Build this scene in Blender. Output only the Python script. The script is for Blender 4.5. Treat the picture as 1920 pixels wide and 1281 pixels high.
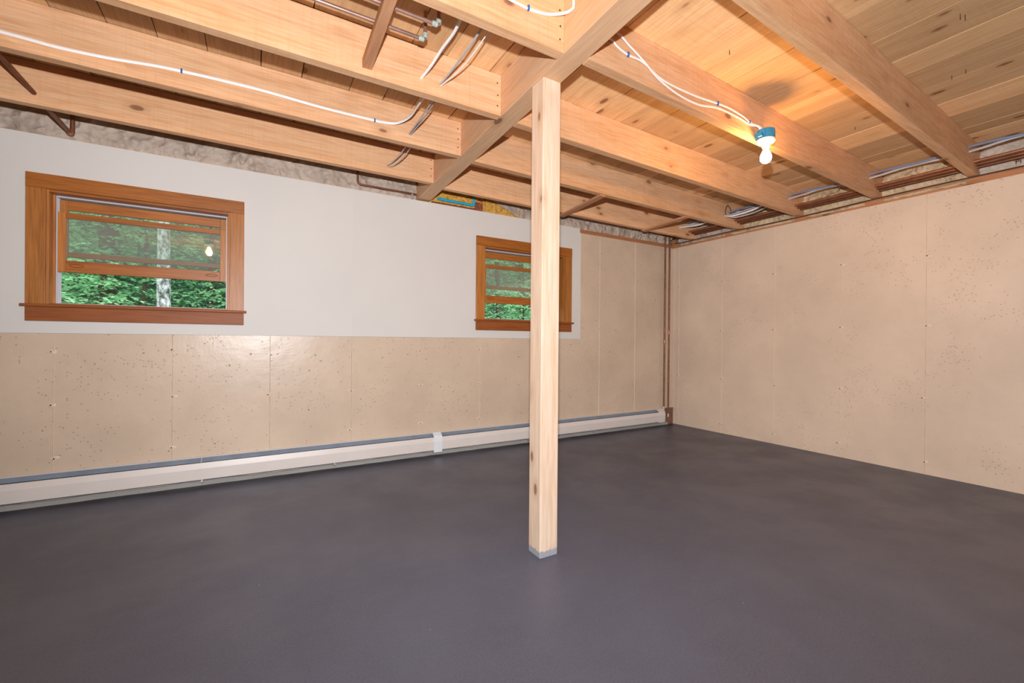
import bpy, bmesh, math, random
import numpy as np
from mathutils import Vector, Matrix, noise

for o in list(bpy.data.objects):
    bpy.data.objects.remove(o)
scene = bpy.context.scene
COL = scene.collection
random.seed(7)

# ------------------------------------------------------------------ camera
F_PX, YAW, PITCH, ROLL = 819.59, math.radians(30.369), math.radians(-0.0883), math.radians(0.4348)
CAM = Vector((-4.763, -3.914, 1.0747))
fw = Vector((math.sin(YAW) * math.cos(PITCH), math.cos(YAW) * math.cos(PITCH), math.sin(PITCH)))
r0 = Vector((math.cos(YAW), -math.sin(YAW), 0.0))
u0 = r0.cross(fw)
rt = r0 * math.cos(ROLL) + u0 * math.sin(ROLL)
up = -r0 * math.sin(ROLL) + u0 * math.cos(ROLL)
cd = bpy.data.cameras.new('camera')
cd.sensor_width = 36.0
cd.lens = F_PX / 1920.0 * 36.0
cd.clip_start = 0.02
cam = bpy.data.objects.new('camera', cd)
COL.objects.link(cam)
M = Matrix(((rt.x, up.x, -fw.x, CAM.x), (rt.y, up.y, -fw.y, CAM.y), (rt.z, up.z, -fw.z, CAM.z), (0, 0, 0, 1)))
cam.matrix_world = M
scene.camera = cam

# ------------------------------------------------------------------ world, flash, exposure
scene.view_settings.view_transform = 'Standard'
scene.view_settings.look = 'None'
scene.view_settings.gamma = 1.0
scene.view_settings.use_curve_mapping = False
scene.view_settings.exposure = 0.0
w = bpy.data.worlds.new('overcast_sky')
scene.world = w
w.use_nodes = True
w.node_tree.nodes['Background'].inputs[0].default_value = (0.80, 0.92, 0.95, 1)
w.node_tree.nodes['Background'].inputs[1].default_value = 3.0

FLASH_POWER = 141.0
ld = bpy.data.lights.new('photographer_flash', 'SPOT')      # the photographer's flash, just above the camera
ld.energy = FLASH_POWER
ld.color = (0.97, 0.985, 1.02)
ld.shadow_soft_size = 0.022
ld.spot_size = math.radians(174)
ld.spot_blend = 0.78
ld.use_nodes = True
lt = ld.node_tree
lf = lt.nodes.new('ShaderNodeLightFalloff')
lf.inputs['Strength'].default_value = 1.0
em = [n for n in lt.nodes if n.type == 'EMISSION'][0]
lt.links.new(lf.outputs['Linear'], em.inputs['Strength'])
flash = bpy.data.objects.new('photographer_flash', ld)
flash.location = (-4.735, -3.87, 1.385)
flash.rotation_euler = (fw + rt * 0.08 + Vector((0, 0, 0.20))).to_track_quat('-Z', 'Y').to_euler()
COL.objects.link(flash)

# ------------------------------------------------------------------ helpers
WL = {}          # world location of every object (no rotations anywhere)


def wloc(o):
    return WL.get(o.name, Vector((0, 0, 0))) if o else Vector((0, 0, 0))


def empty(name, loc, label=None, cat=None, group=None, kind=None):
    o = bpy.data.objects.new(name, None)
    COL.objects.link(o)
    o.location = loc
    o.empty_display_size = 0.05
    WL[o.name] = Vector(loc)
    return tag(o, label, cat, group, kind)


def tag(o, label=None, cat=None, group=None, kind=None):
    if label: o['label'] = label
    if cat: o['category'] = cat
    if group: o['group'] = group
    if kind: o['kind'] = kind
    return o


def mesh_obj(name, verts, faces, mat, parent=None, smooth=False):
    """verts in world space; the origin goes to the bounding-box centre"""
    a = np.array(verts, dtype=float)
    c = (a.min(0) + a.max(0)) / 2
    me = bpy.data.meshes.new(name)
    me.from_pydata((a - c).tolist(), [], faces)
    me.validate()
    me.update()
    bm = bmesh.new(); bm.from_mesh(me)
    if len(bm.faces) < 60000:
        bmesh.ops.recalc_face_normals(bm, faces=bm.faces)
    bm.to_mesh(me); bm.free()
    if smooth:
        me.polygons.foreach_set('use_smooth', [True] * len(me.polygons))
    if mat: me.materials.append(mat)
    o = bpy.data.objects.new(name, me)
    COL.objects.link(o)
    o.parent = parent
    o.location = Vector(c) - wloc(parent)
    WL[o.name] = Vector(c)
    return o


class MB:
    def __init__(self): self.v = []; self.f = []

    def add(self, v, f):
        n = len(self.v)
        self.v += [tuple(p) for p in v]
        self.f += [tuple(i + n for i in q) for q in f]
        return self

    def box(self, x0, x1, y0, y1, z0, z1):
        v = [(x0, y0, z0), (x1, y0, z0), (x1, y1, z0), (x0, y1, z0), (x0, y0, z1), (x1, y0, z1), (x1, y1, z1), (x0, y1, z1)]
        return self.add(v, [(0, 3, 2, 1), (4, 5, 6, 7), (0, 1, 5, 4), (1, 2, 6, 5), (2, 3, 7, 6), (3, 0, 4, 7)])

    def hexa(self, p):          # 4 bottom corners then 4 top corners
        return self.add(p, [(0, 3, 2, 1), (4, 5, 6, 7), (0, 1, 5, 4), (1, 2, 6, 5), (2, 3, 7, 6), (3, 0, 4, 7)])

    def extrude_x(self, prof, x0, x1):   # closed (y,z) profile
        n = len(prof)
        v = [(x0, a, b) for a, b in prof] + [(x1, a, b) for a, b in prof]
        f = [(i, (i + 1) % n, (i + 1) % n + n, i + n) for i in range(n)]
        f += [tuple(range(n))[::-1], tuple(range(n, 2 * n))]
        return self.add(v, f)

    def lathe(self, c, prof, seg=24, axis=Vector((0, 0, 1))):
        ax = Vector(axis).normalized()
        s = ax.orthogonal().normalized(); t = ax.cross(s)
        v, f = [], []
        n = len(prof)
        for i in range(seg):
            a = 2 * math.pi * i / seg
            d = s * math.cos(a) + t * math.sin(a)
            for r, h in prof:
                v.append(tuple(Vector(c) + d * r + ax * h))
        for i in range(seg):
            j = (i + 1) % seg
            for k in range(n - 1):
                f.append((i * n + k, j * n + k, j * n + k + 1, i * n + k + 1))
        f.append(tuple(i * n for i in range(seg))[::-1])
        f.append(tuple(i * n + n - 1 for i in range(seg)))
        return self.add(v, f)

    def tube(self, pts, ra, rb=None, side=None, seg=10, smooth=0):
        """swept ellipse; ra along `side`, rb across it"""
        rb = rb or ra
        P = [Vector(p) for p in pts]
        if smooth:
            Q = []
            for i in range(len(P) - 1):
                p0, p1, p2, p3 = P[max(i - 1, 0)], P[i], P[i + 1], P[min(i + 2, len(P) - 1)]
                for k in range(smooth):
                    t = k / smooth
                    Q.append(0.5 * ((2 * p1) + (p2 - p0) * t + (2 * p0 - 5 * p1 + 4 * p2 - p3) * t * t + (-p0 + 3 * p1 - 3 * p2 + p3) * t ** 3))
            P = Q + [P[-1]]
        v, f = [], []
        prev = Vector(side) if side else None
        for i, p in enumerate(P):
            t = (P[min(i + 1, len(P) - 1)] - P[max(i - 1, 0)]).normalized()
            if prev is None: prev = t.orthogonal()
            s = prev - t * prev.dot(t)
            s = s.normalized() if s.length > 1e-6 else t.orthogonal().normalized()
            prev = s
            b = t.cross(s)
            for k in range(seg):
                a = 2 * math.pi * k / seg
                v.append(tuple(p + s * math.cos(a) * ra + b * math.sin(a) * rb))
        for i in range(len(P) - 1):
            for k in range(seg):
                l = (k + 1) % seg
                f.append((i * seg + k, i * seg + l, (i + 1) * seg + l, (i + 1) * seg + k))
        f.append(tuple(range(seg))[::-1])
        f.append(tuple(range((len(P) - 1) * seg, len(P) * seg)))
        return self.add(v, f)

    def build(self, name, mat, parent=None, smooth=False, bevel=0.0):
        o = mesh_obj(name, self.v, self.f, mat, parent, smooth)
        if bevel:
            m = o.modifiers.new('edge', 'BEVEL'); m.width = bevel; m.segments = 2; m.limit_method = 'ANGLE'; m.angle_limit = 0.8
        if smooth:
            m = o.modifiers.new('norm', 'EDGE_SPLIT'); m.split_angle = 0.7
        return o


def slab_with_holes(name, xs, zs, holes, y0, y1, mat, parent=None):
    """wall slab in the xz plane, grid cells inside `holes` (x0,x1,z0,z1) left open"""
    xs = sorted(set(xs + [h[0] for h in holes] + [h[1] for h in holes]))
    zs = sorted(set(zs + [h[2] for h in holes] + [h[3] for h in holes]))
    solid = lambda i, j: 0 <= i < len(xs) - 1 and 0 <= j < len(zs) - 1 and not any(
        h[0] - 1e-6 <= xs[i] and xs[i + 1] <= h[1] + 1e-6 and h[2] - 1e-6 <= zs[j] and zs[j + 1] <= h[3] + 1e-6 for h in holes)
    V, Fc = {}, []
    def v(i, j, y):
        return V.setdefault((i, j, y), len(V))
    for i in range(len(xs) - 1):
        for j in range(len(zs) - 1):
            if not solid(i, j): continue
            for y in (y0, y1):
                q = (v(i, j, y), v(i + 1, j, y), v(i + 1, j + 1, y), v(i, j + 1, y))
                Fc.append(q if y == y0 else q[::-1])
            for di, dj, a, b in ((-1, 0, (i, j), (i, j + 1)), (1, 0, (i + 1, j), (i + 1, j + 1)), (0, -1, (i, j), (i + 1, j)), (0, 1, (i, j + 1), (i + 1, j + 1))):
                if not solid(i + di, j + dj):
                    Fc.append((v(*a, y0), v(*b, y0), v(*b, y1), v(*a, y1)))
    verts = [None] * len(V)
    for (i, j, y), k in V.items(): verts[k] = (xs[i], y, zs[j])
    return mesh_obj(name, verts, Fc, mat, parent)


# ------------------------------------------------------------------ materials
def lin(c):
    return tuple(((x / 255) / 12.92 if x / 255 <= 0.04045 else ((x / 255 + 0.055) / 1.055) ** 2.4) for x in c) + (1,)


class NT:
    def __init__(self, name):
        self.m = bpy.data.materials.new(name)
        self.m.use_nodes = True
        self.t = self.m.node_tree
        self.b = self.t.nodes['Principled BSDF']
        self.out = self.t.nodes['Material Output']

    def n(self, typ, **kw):
        x = self.t.nodes.new(typ)
        for k, v in kw.items(): setattr(x, k, v)
        return x

    def l(self, a, b): self.t.links.new(a, b)

    def coords(self, scale=(1, 1, 1), rand=True):
        tc = self.n('ShaderNodeTexCoord')
        src = tc.outputs['Object']
        if rand:
            oi = self.n('ShaderNodeObjectInfo')
            mu = self.n('ShaderNodeMath', operation='MULTIPLY'); mu.inputs[1].default_value = 37.0
            self.l(oi.outputs['Random'], mu.inputs[0])
            va = self.n('ShaderNodeVectorMath', operation='ADD')
            self.l(src, va.inputs[0]); self.l(mu.outputs[0], va.inputs[1])
            src = va.outputs[0]
        mp = self.n('ShaderNodeMapping'); mp.inputs['Scale'].default_value = scale
        self.l(src, mp.inputs['Vector'])
        return mp.outputs[0]

    def noise(self, vec, scale, detail=3, rough=0.55, dist=0.0):
        x = self.n('ShaderNodeTexNoise')
        x.inputs['Scale'].default_value = scale; x.inputs['Detail'].default_value = detail
        x.inputs['Roughness'].default_value = rough; x.inputs['Distortion'].default_value = dist
        self.l(vec, x.inputs['Vector'])
        return x.outputs['Fac']

    def ramp(self, fac, stops):
        x = self.n('ShaderNodeValToRGB')
        e = x.color_ramp.elements
        while len(e) < len(stops): e.new(0.5)
        for el, (p, c) in zip(e, stops):
            el.position = p
            el.color = c if len(c) == 4 else tuple(c) + (1,)
        self.l(fac, x.inputs[0])
        return x.outputs[0]

    def rng(self, fac, a, b, c=0.0, d=1.0):
        x = self.n('ShaderNodeMapRange', interpolation_type='SMOOTHSTEP')
        for i, v in zip((1, 2, 3, 4), (a, b, c, d)): x.inputs[i].default_value = v
        self.l(fac, x.inputs[0])
        return x.outputs[0]

    def math(self, op, a, b):
        x = self.n('ShaderNodeMath', operation=op)
        for i, s in enumerate((a, b)):
            if isinstance(s, (int, float)): x.inputs[i].default_value = s
            else: self.l(s, x.inputs[i])
        return x.outputs[0]

    def mix(self, fac, a, b, blend='MIX'):
        x = self.n('ShaderNodeMix', data_type='RGBA', blend_type=blend)
        for i, s in ((0, fac), (6, a), (7, b)):
            if isinstance(s, (int, float)): x.inputs[i].default_value = s
            elif isinstance(s, tuple): x.inputs[i].default_value = s
            else: self.l(s, x.inputs[i])
        return x.outputs[2]

    def bump(self, h, strength, dist=0.01, prev=None):
        x = self.n('ShaderNodeBump')
        x.inputs['Strength'].default_value = strength; x.inputs['Distance'].default_value = dist
        self.l(h, x.inputs['Height'])
        if prev: self.l(prev, x.inputs['Normal'])
        return x.outputs[0]

    def set(self, col=None, rough=None, metal=None, normal=None, spec=None):
        for k, v in (('Base Color', col), ('Roughness', rough), ('Metallic', metal), ('Normal', normal), ('Specular IOR Level', spec)):
            if v is None: continue
            if isinstance(v, (int, float, tuple)): self.b.inputs[k].default_value = v
            else: self.l(v, self.b.inputs[k])
        return self.m


def plain(name, rgb, rough=0.5, metal=0.0, vary=0.12, scale=30.0, bump=0.0, spec=0.5):
    t = NT(name)
    v = t.coords()
    nz = t.noise(v, scale, 4)
    c = lin(rgb)
    d = tuple(x * (1 - vary) for x in c[:3]) + (1,)
    u = tuple(min(1, x * (1 + vary)) for x in c[:3]) + (1,)
    col = t.ramp(nz, [(0.3, d), (0.7, u)])
    nm = t.bump(nz, bump, 0.004) if bump else None
    return t.set(col, rough, metal, nm, spec)


def wood(name, axis, light, dark, knot, tone=0.16, rough=0.7, knots=0.5, saw=0.0, grain=1.0, spec=0.3, kscale=1.0):
    t = NT(name)
    ai = 'XYZ'.index(axis)
    sc = [13.0 * grain] * 3; sc[ai] = 0.8 * grain
    v = t.coords(tuple(sc))
    g = t.noise(v, 1.0, 5, 0.6, 0.7)
    sc2 = [90.0] * 3; sc2[ai] = 5.0
    fine = t.noise(t.coords(tuple(sc2)), 1.0, 3, 0.6)
    L, D, K = lin(light), lin(dark), lin(knot)
    col = t.ramp(g, [(0.25, D), (0.5, tuple((a * 0.35 + b * 0.65) for a, b in zip(D, L))), (0.72, L)])
    col = t.mix(0.42, col, t.ramp(fine, [(0.32, tuple(x * 0.86 for x in D[:3])), (0.62, L)]))
    oi = t.n('ShaderNodeObjectInfo')
    tn = t.rng(oi.outputs['Random'], 0.0, 1.0, 1.0 - tone, 1.0 + tone * 0.45)
    cmb = t.n('ShaderNodeCombineXYZ')
    for i in range(3): t.l(tn, cmb.inputs[i])
    col = t.mix(1.0, col, cmb.outputs[0], 'MULTIPLY')
    nm = None
    if knots > 0:
        ks = [7.0 * kscale] * 3; ks[ai] = 3.2 * kscale
        kv = t.coords(tuple(ks))
        vo = t.n('ShaderNodeTexVoronoi'); vo.inputs['Scale'].default_value = 1.0
        t.l(kv, vo.inputs['Vector'])
        sep = t.n('ShaderNodeSeparateColor'); t.l(vo.outputs['Color'], sep.inputs[0])
        gate = t.rng(sep.outputs[0], 1.0 - knots, 1.0 - knots + 0.05)
        core = t.rng(vo.outputs['Distance'], 0.17, 0.10)
        halo = t.rng(vo.outputs['Distance'], 0.42, 0.14)
        col = t.mix(t.math('MULTIPLY', t.math('MULTIPLY', halo, gate), 0.33), col, tuple(a * 0.6 + b * 0.4 for a, b in zip(D, K)))
        col = t.mix(t.math('MULTIPLY', t.math('MULTIPLY', core, gate), 0.8), col, K)
    h = t.math('ADD', g, fine)
    if saw:
        ss = [3.0] * 3; ss[ai] = 70.0
        sw = t.noise(t.coords(tuple(ss)), 1.0, 2, 0.5)
        col = t.mix(t.math('MULTIPLY', t.rng(sw, 0.45, 0.75), saw), col, D)
        h = t.math('ADD', h, sw)
    nm = t.bump(h, 0.25, 0.003)
    return t.set(col, rough, 0.0, nm, spec)


PINE_L, PINE_D, PINE_K = (230, 186, 146), (204, 146, 98), (118, 74, 46)
M_joist = wood('rough_sawn_joist', 'X', PINE_L, PINE_D, PINE_K, tone=0.06, knots=0.5, saw=0.2, kscale=1.25)
M_girder = wood('rough_sawn_girder', 'Y', (226, 184, 146), (208, 160, 120), PINE_K, tone=0.04, knots=0.35)
M_brace = wood('weathered_brace', 'Y', (204, 150, 112), (172, 118, 82), (100, 62, 40), tone=0.1, knots=0.2)
M_plank = wood('subfloor_plank', 'Y', (240, 198, 150), (216, 164, 112), (118, 70, 44), tone=0.30, knots=0.72, saw=0.25, kscale=1.15)
M_sillw = wood('sill_lumber', 'X', (178, 122, 84), (150, 98, 64), (96, 58, 36), tone=0.08, knots=0.25)
M_sillwy = wood('sill_lumber_side', 'Y', (186, 128, 88), (154, 100, 64), (96, 58, 36), tone=0.08, knots=0.25)
M_trim_h = wood('stained_trim_level', 'X', (178, 108, 44), (128, 68, 24), (88, 42, 16), tone=0.12, knots=0.16, rough=0.42, spec=0.4, grain=1.4)
M_trim_v = wood('stained_trim_upright', 'Z', (186, 120, 56), (136, 80, 32), (88, 42, 16), tone=0.12, knots=0.16, rough=0.42, spec=0.4, grain=1.4)
M_trim_d = wood('stained_trim_sill', 'X', (152, 86, 40), (118, 60, 26), (80, 38, 16), tone=0.05, knots=0.12, rough=0.5, spec=0.3, grain=1.4)


def post_material():
    t = NT('planed_post')
    base = wood('planed_post_wood', 'Z', (232, 210, 188), (216, 178, 144), (140, 88, 56), tone=0.0, knots=0.6, rough=0.45, spec=0.5, kscale=1.5)
    # same graph with a splash of floor paint round the foot
    bpy.data.materials.remove(t.m)
    m = base
    tr = m.node_tree
    b = tr.nodes['Principled BSDF']
    src = b.inputs['Base Color'].links[0].from_socket
    geo = tr.nodes.new('ShaderNodeNewGeometry')
    sep = tr.nodes.new('ShaderNodeSeparateXYZ'); tr.links.new(geo.outputs['Position'], sep.inputs[0])
    nz = tr.nodes.new('ShaderNodeTexNoise'); nz.inputs['Scale'].default_value = 60; nz.inputs['Detail'].default_value = 3
    tr.links.new(geo.outputs['Position'], nz.inputs['Vector'])
    mm = tr.nodes.new('ShaderNodeMath'); mm.operation = 'MULTIPLY_ADD'
    mm.inputs[1].default_value = 0.03; tr.links.new(nz.outputs['Fac'], mm.inputs[0])
    tr.links.new(sep.outputs['Z'], mm.inputs[2])
    lt_ = tr.nodes.new('ShaderNodeMapRange'); lt_.inputs[1].default_value = 0.052; lt_.inputs[2].default_value = 0.046
    tr.links.new(mm.outputs[0], lt_.inputs[0])
    mx = tr.nodes.new('ShaderNodeMix'); mx.data_type = 'RGBA'
    mx.inputs[7].default_value = lin((156, 158, 164))
    tr.links.new(lt_.outputs[0], mx.inputs[0]); tr.links.new(src, mx.inputs[6])
    tr.links.new(mx.outputs[2], b.inputs['Base Color'])
    return m


M_post = post_material()


def concrete(name, rgb, rough=0.5, pits=1.0, spec=0.4):
    t = NT(name)
    v = t.coords((1, 1, 1), rand=False)
    c = lin(rgb)
    big = t.noise(v, 1.6, 4, 0.6)
    fine = t.noise(v, 55, 3)
    col = t.ramp(big, [(0.3, tuple(x * 0.88 for x in c[:3])), (0.7, tuple(min(1, x * 1.08) for x in c[:3]))])
    mid = t.noise(v, 14, 4, 0.7)
    col = t.mix(t.math('MULTIPLY', t.rng(mid, 0.5, 0.75), 0.16), col, (c[0] * 0.74, c[1] * 0.70, c[2] * 0.66, 1))
    hue = t.noise(v, 0.9, 2)
    col = t.mix(t.math('MULTIPLY', hue, 0.25), col, (c[0] * 0.98, c[1] * 1.05, c[2] * 1.02, 1))
    nm = t.bump(fine, 0.10, 0.004)
    nm = t.bump(t.noise(v, 7, 4), 0.22, 0.012, nm)
    if pits:
        thick = t.noise(v, 2.6, 3, 0.6)
        for vs_, lo, hi, r0_, r1_, dk in ((22.0, 0.965, 0.80, 0.08, 0.20, 0.6), (60.0, 0.97, 0.60, 0.10, 0.30, 0.34)):
            vo = t.n('ShaderNodeTexVoronoi'); vo.inputs['Scale'].default_value = vs_
            wv = t.n('ShaderNodeVectorMath', operation='ADD'); nn = t.n('ShaderNodeTexNoise'); nn.inputs['Scale'].default_value = vs_ * 1.5
            t.l(v, nn.inputs['Vector'])
            ml = t.n('ShaderNodeVectorMath', operation='SCALE'); ml.inputs['Scale'].default_value = 0.35 / vs_
            t.l(nn.outputs['Color'], ml.inputs[0]); t.l(v, wv.inputs[0]); t.l(ml.outputs[0], wv.inputs[1])
            t.l(wv.outputs[0], vo.inputs['Vector'])
            sep = t.n('ShaderNodeSeparateColor'); t.l(vo.outputs['Color'], sep.inputs[0])
            thr = t.rng(thick, 0.42, 0.68, lo, hi)
            gate = t.math('GREATER_THAN', sep.outputs[0], thr)
            rad = t.rng(sep.outputs[1], 0.0, 1.0, r0_, r1_)
            d = t.math('SUBTRACT', vo.outputs['Distance'], rad)
            pit = t.math('MULTIPLY', t.rng(d, 0.05, -0.05), gate)
            col = t.mix(t.math('MULTIPLY', pit, dk * pits), col, (c[0] * 0.25, c[1] * 0.20, c[2] * 0.16, 1))
            nm = t.bump(t.math('SUBTRACT', 1.0, pit), 0.5, 0.006, nm)
    return t.set(col, rough, 0.0, nm, spec)


M_conc = concrete('painted_concrete', (200, 179, 158), rough=0.33)
M_conc_r = concrete('painted_concrete_side', (206, 183, 162), rough=0.5, pits=0.9)
M_fin = plain('painted_form_line', (212, 190, 168), 0.5, vary=0.06)
M_conc_dark = concrete('low_bounce_concrete', (112, 106, 100), rough=0.9, pits=0.6)  # dark grey given to the unseen walls to cut bounced light
M_rawc = concrete('bare_concrete', (150, 146, 142), rough=0.9, pits=0.6)


def drywall():
    t = NT('off_white_wallboard')
    v = t.coords(rand=False)
    c = lin((207, 204, 200))
    col = t.ramp(t.noise(v, 1.2, 3), [(0.3, tuple(x * 0.97 for x in c[:3])), (0.7, tuple(min(1, x * 1.02) for x in c[:3]))])
    return t.set(col, 0.6, 0.0, t.bump(t.noise(v, 140, 2), 0.05, 0.002), 0.3)


M_dry = drywall()


def floor_paint():
    t = NT('charcoal_floor_paint')
    v = t.coords(rand=False)
    c = lin((77, 81, 97))
    a = t.noise(v, 1.3, 6, 0.66, 0.4)
    col = t.ramp(a, [(0.28, tuple(x * 0.84 for x in c[:3])), (0.72, tuple(x * 1.16 for x in c[:3]))])
    st = t.noise(t.coords((3, 14, 1), rand=False), 1.0, 5, 0.65)
    col = t.mix(t.math('MULTIPLY', t.rng(st, 0.5, 0.8), 0.18), col, lin((104, 96, 98)))
    gr = t.noise(v, 130, 3, 0.7)
    col = t.mix(t.math('MULTIPLY', t.rng(gr, 0.35, 0.70), 0.30), col, lin((112, 108, 112)))
    vo = t.n('ShaderNodeTexVoronoi'); vo.inputs['Scale'].default_value = 11.0
    t.l(v, vo.inputs['Vector'])
    sep = t.n('ShaderNodeSeparateColor'); t.l(vo.outputs['Color'], sep.inputs[0])
    sp = t.math('MULTIPLY', t.math('LESS_THAN', vo.outputs['Distance'], 0.035), t.math('GREATER_THAN', sep.outputs[0], 0.84))
    col = t.mix(t.math('MULTIPLY', sp, 0.5), col, lin((170, 165, 160)))
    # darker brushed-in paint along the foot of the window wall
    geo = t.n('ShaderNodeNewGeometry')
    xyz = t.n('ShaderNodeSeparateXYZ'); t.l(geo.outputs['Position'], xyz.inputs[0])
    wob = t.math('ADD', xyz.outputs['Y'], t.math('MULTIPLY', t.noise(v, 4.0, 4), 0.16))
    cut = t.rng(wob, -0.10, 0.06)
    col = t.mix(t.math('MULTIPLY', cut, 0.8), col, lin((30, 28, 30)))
    nm = t.bump(gr, 0.25, 0.003)
    nm = t.bump(t.noise(v, 5, 3), 0.15, 0.01, nm)
    rg = t.rng(t.noise(v, 3.0, 3), 0.3, 0.7, 0.36, 0.48)
    return t.set(col, rg, 0.0, nm, 0.38)


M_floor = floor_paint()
M_heat = plain('enamelled_heater_cover', (214, 206, 200), 0.35, vary=0.03, scale=6)
M_heatw = plain('white_heater_clip', (216, 222, 226), 0.35, vary=0.02)
M_damper = plain('galvanised_damper', (136, 154, 176), 0.4, 0.35, 0.12, 8)
M_black = plain('dark_gap', (30, 26, 24), 0.9)
M_copper = plain('old_copper', (170, 116, 88), 0.42, 0.75, 0.25, 14)
M_copper_d = plain('dull_brown_copper', (128, 82, 58), 0.5, 0.6, 0.25, 14)
M_copper_l = plain('silvery_copper', (196, 160, 144), 0.35, 0.7, 0.2, 14)
M_solder = plain('verdigris_solder', (176, 190, 178), 0.7, 0.2, 0.3, 60)
M_steel = plain('solder_grey', (190, 184, 178), 0.4, 0.6)
M_cable = plain('white_cable_sheath', (238, 234, 230), 0.45, vary=0.03)
M_cable_g = plain('grey_cable_sheath', (176, 172, 172), 0.45, vary=0.08)
M_cable_b = plain('blue_grey_cable_sheath', (112, 124, 150), 0.4, vary=0.1)
M_cable_k = plain('dark_brown_cable', (70, 48, 36), 0.6, vary=0.15)
M_staple = plain('blue_staple', (36, 96, 168), 0.5, vary=0.05)
M_nail = plain('rusty_nail_head', (92, 58, 40), 0.7, 0.3)
M_box = plain('blue_plastic_box', (40, 132, 168), 0.45, vary=0.06)
M_porc = plain('white_porcelain', (240, 238, 234), 0.25, vary=0.02)


def kraft(name, rgb, rough=0.6):
    t = NT(name)
    v = t.coords((1, 1, 1.0))
    wob = t.n('ShaderNodeTexNoise'); wob.inputs['Scale'].default_value = 7.0; wob.inputs['Detail'].default_value = 3
    t.l(v, wob.inputs['Vector'])
    sc_ = t.n('ShaderNodeVectorMath', operation='SCALE'); sc_.inputs['Scale'].default_value = 0.12
    t.l(wob.outputs['Color'], sc_.inputs[0])
    ad = t.n('ShaderNodeVectorMath', operation='ADD'); t.l(v, ad.inputs[0]); t.l(sc_.outputs[0], ad.inputs[1])
    hs = []
    for k in (5.0, 13.0):
        vo = t.n('ShaderNodeTexVoronoi'); vo.inputs['Scale'].default_value = k
        t.l(ad.outputs[0], vo.inputs['Vector'])
        hs.append(t.math('MULTIPLY', vo.outputs['Distance'], 5.0 / k))
    h = t.math('ADD', hs[0], hs[1])
    c = lin(rgb)
    n = t.noise(v, 5, 5, 0.7)
    col = t.ramp(n, [(0.3, tuple(x * 0.78 for x in c[:3])), (0.55, c), (0.75, tuple(min(1, x * 1.18) for x in c[:3]))])
    return t.set(col, rough, 0.0, t.bump(h, 0.8, 0.06), 0.4)


M_kraft = kraft('pale_kraft_paper', (184, 166, 150))
M_kraft_d = kraft('yellowed_kraft_paper', (192, 168, 136))
M_fibre = plain('yellow_fibreglass', (196, 148, 66), 0.95, vary=0.35, scale=40, bump=0.8)
M_fibre_r = plain('rusty_fibreglass', (132, 72, 50), 0.95, vary=0.35, scale=40, bump=0.8)
M_conduit = plain('bright_blue_plastic', (30, 168, 206), 0.4, vary=0.18, scale=20)
M_vinyl = plain('white_vinyl_track', (184, 182, 188), 0.4, vary=0.03)
M_board = plain('dark_stained_board', (122, 86, 68), 0.7, vary=0.2, scale=12)
M_ink = plain('dark_print', (52, 44, 40), 0.8)
M_bark = plain('dark_bark', (72, 60, 48), 0.95, vary=0.5, scale=12, bump=0.8)


def bark_pale():
    t = NT('lichened_pale_bark')
    v = t.coords((1, 1, 0.6))
    a = t.noise(v, 22, 6, 0.7)
    col = t.ramp(a, [(0.40, lin((84, 84, 78))), (0.48, lin((150, 152, 148))), (0.58, lin((214, 214, 210)))])
    return t.set(col, 0.9, 0.0, t.bump(a, 0.6, 0.02), 0.2)


M_bark_p = bark_pale()


def leaf_material(name, a, b):
    t = NT(name)
    v = t.coords()
    f = t.noise(v, 3.0, 3)
    col = t.ramp(f, [(0.3, lin(a)), (0.7, lin(b))])
    t.set(col, 0.55, 0.0, None, 0.35)
    tr = t.n('ShaderNodeBsdfTranslucent'); t.l(col, tr.inputs['Color'])
    ms = t.n('ShaderNodeMixShader'); ms.inputs[0].default_value = 0.35
    t.l(t.b.outputs[0], ms.inputs[1]); t.l(tr.outputs[0], ms.inputs[2])
    t.l(ms.outputs[0], t.out.inputs['Surface'])
    return t.m


M_leaf_l = leaf_material('light_green_leaf', (122, 184, 126), (190, 232, 180))
M_leaf_d = leaf_material('deep_green_leaf', (66, 118, 84), (122, 178, 130))
M_ground = plain('forest_floor', (44, 64, 40), 0.95, vary=0.4, scale=3)


def glass_material():
    t = NT('hazy_window_glass')
    tr = t.n('ShaderNodeBsdfTransparent'); tr.inputs[0].default_value = (0.93, 0.97, 0.94, 1)
    gl = t.n('ShaderNodeBsdfGlossy'); gl.inputs['Roughness'].default_value = 0.02
    fr = t.n('ShaderNodeFresnel'); fr.inputs['IOR'].default_value = 1.5
    k = t.math('MULTIPLY', fr.outputs[0], 1.6)
    m1 = t.n('ShaderNodeMixShader')
    t.l(k, m1.inputs[0]); t.l(tr.outputs[0], m1.inputs[1]); t.l(gl.outputs[0], m1.inputs[2])
    df = t.n('ShaderNodeBsdfDiffuse'); df.inputs[0].default_value = (0.6, 0.62, 0.58, 1)  # grey diffuse share puts a slight haze into the pane
    m2 = t.n('ShaderNodeMixShader'); m2.inputs[0].default_value = 0.10
    t.l(m1.outputs[0], m2.inputs[1]); t.l(df.outputs[0], m2.inputs[2])
    t.l(m2.outputs[0], t.out.inputs['Surface'])
    return t.m


M_glass = glass_material()


def bulb_material():
    t = NT('lit_bulb_glass')
    e = t.n('ShaderNodeEmission'); e.inputs[0].default_value = (1.0, 0.56, 0.20, 1); e.inputs[1].default_value = 360.0
    t.l(e.outputs[0], t.out.inputs['Surface'])
    return t.m


M_bulb = bulb_material()

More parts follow.
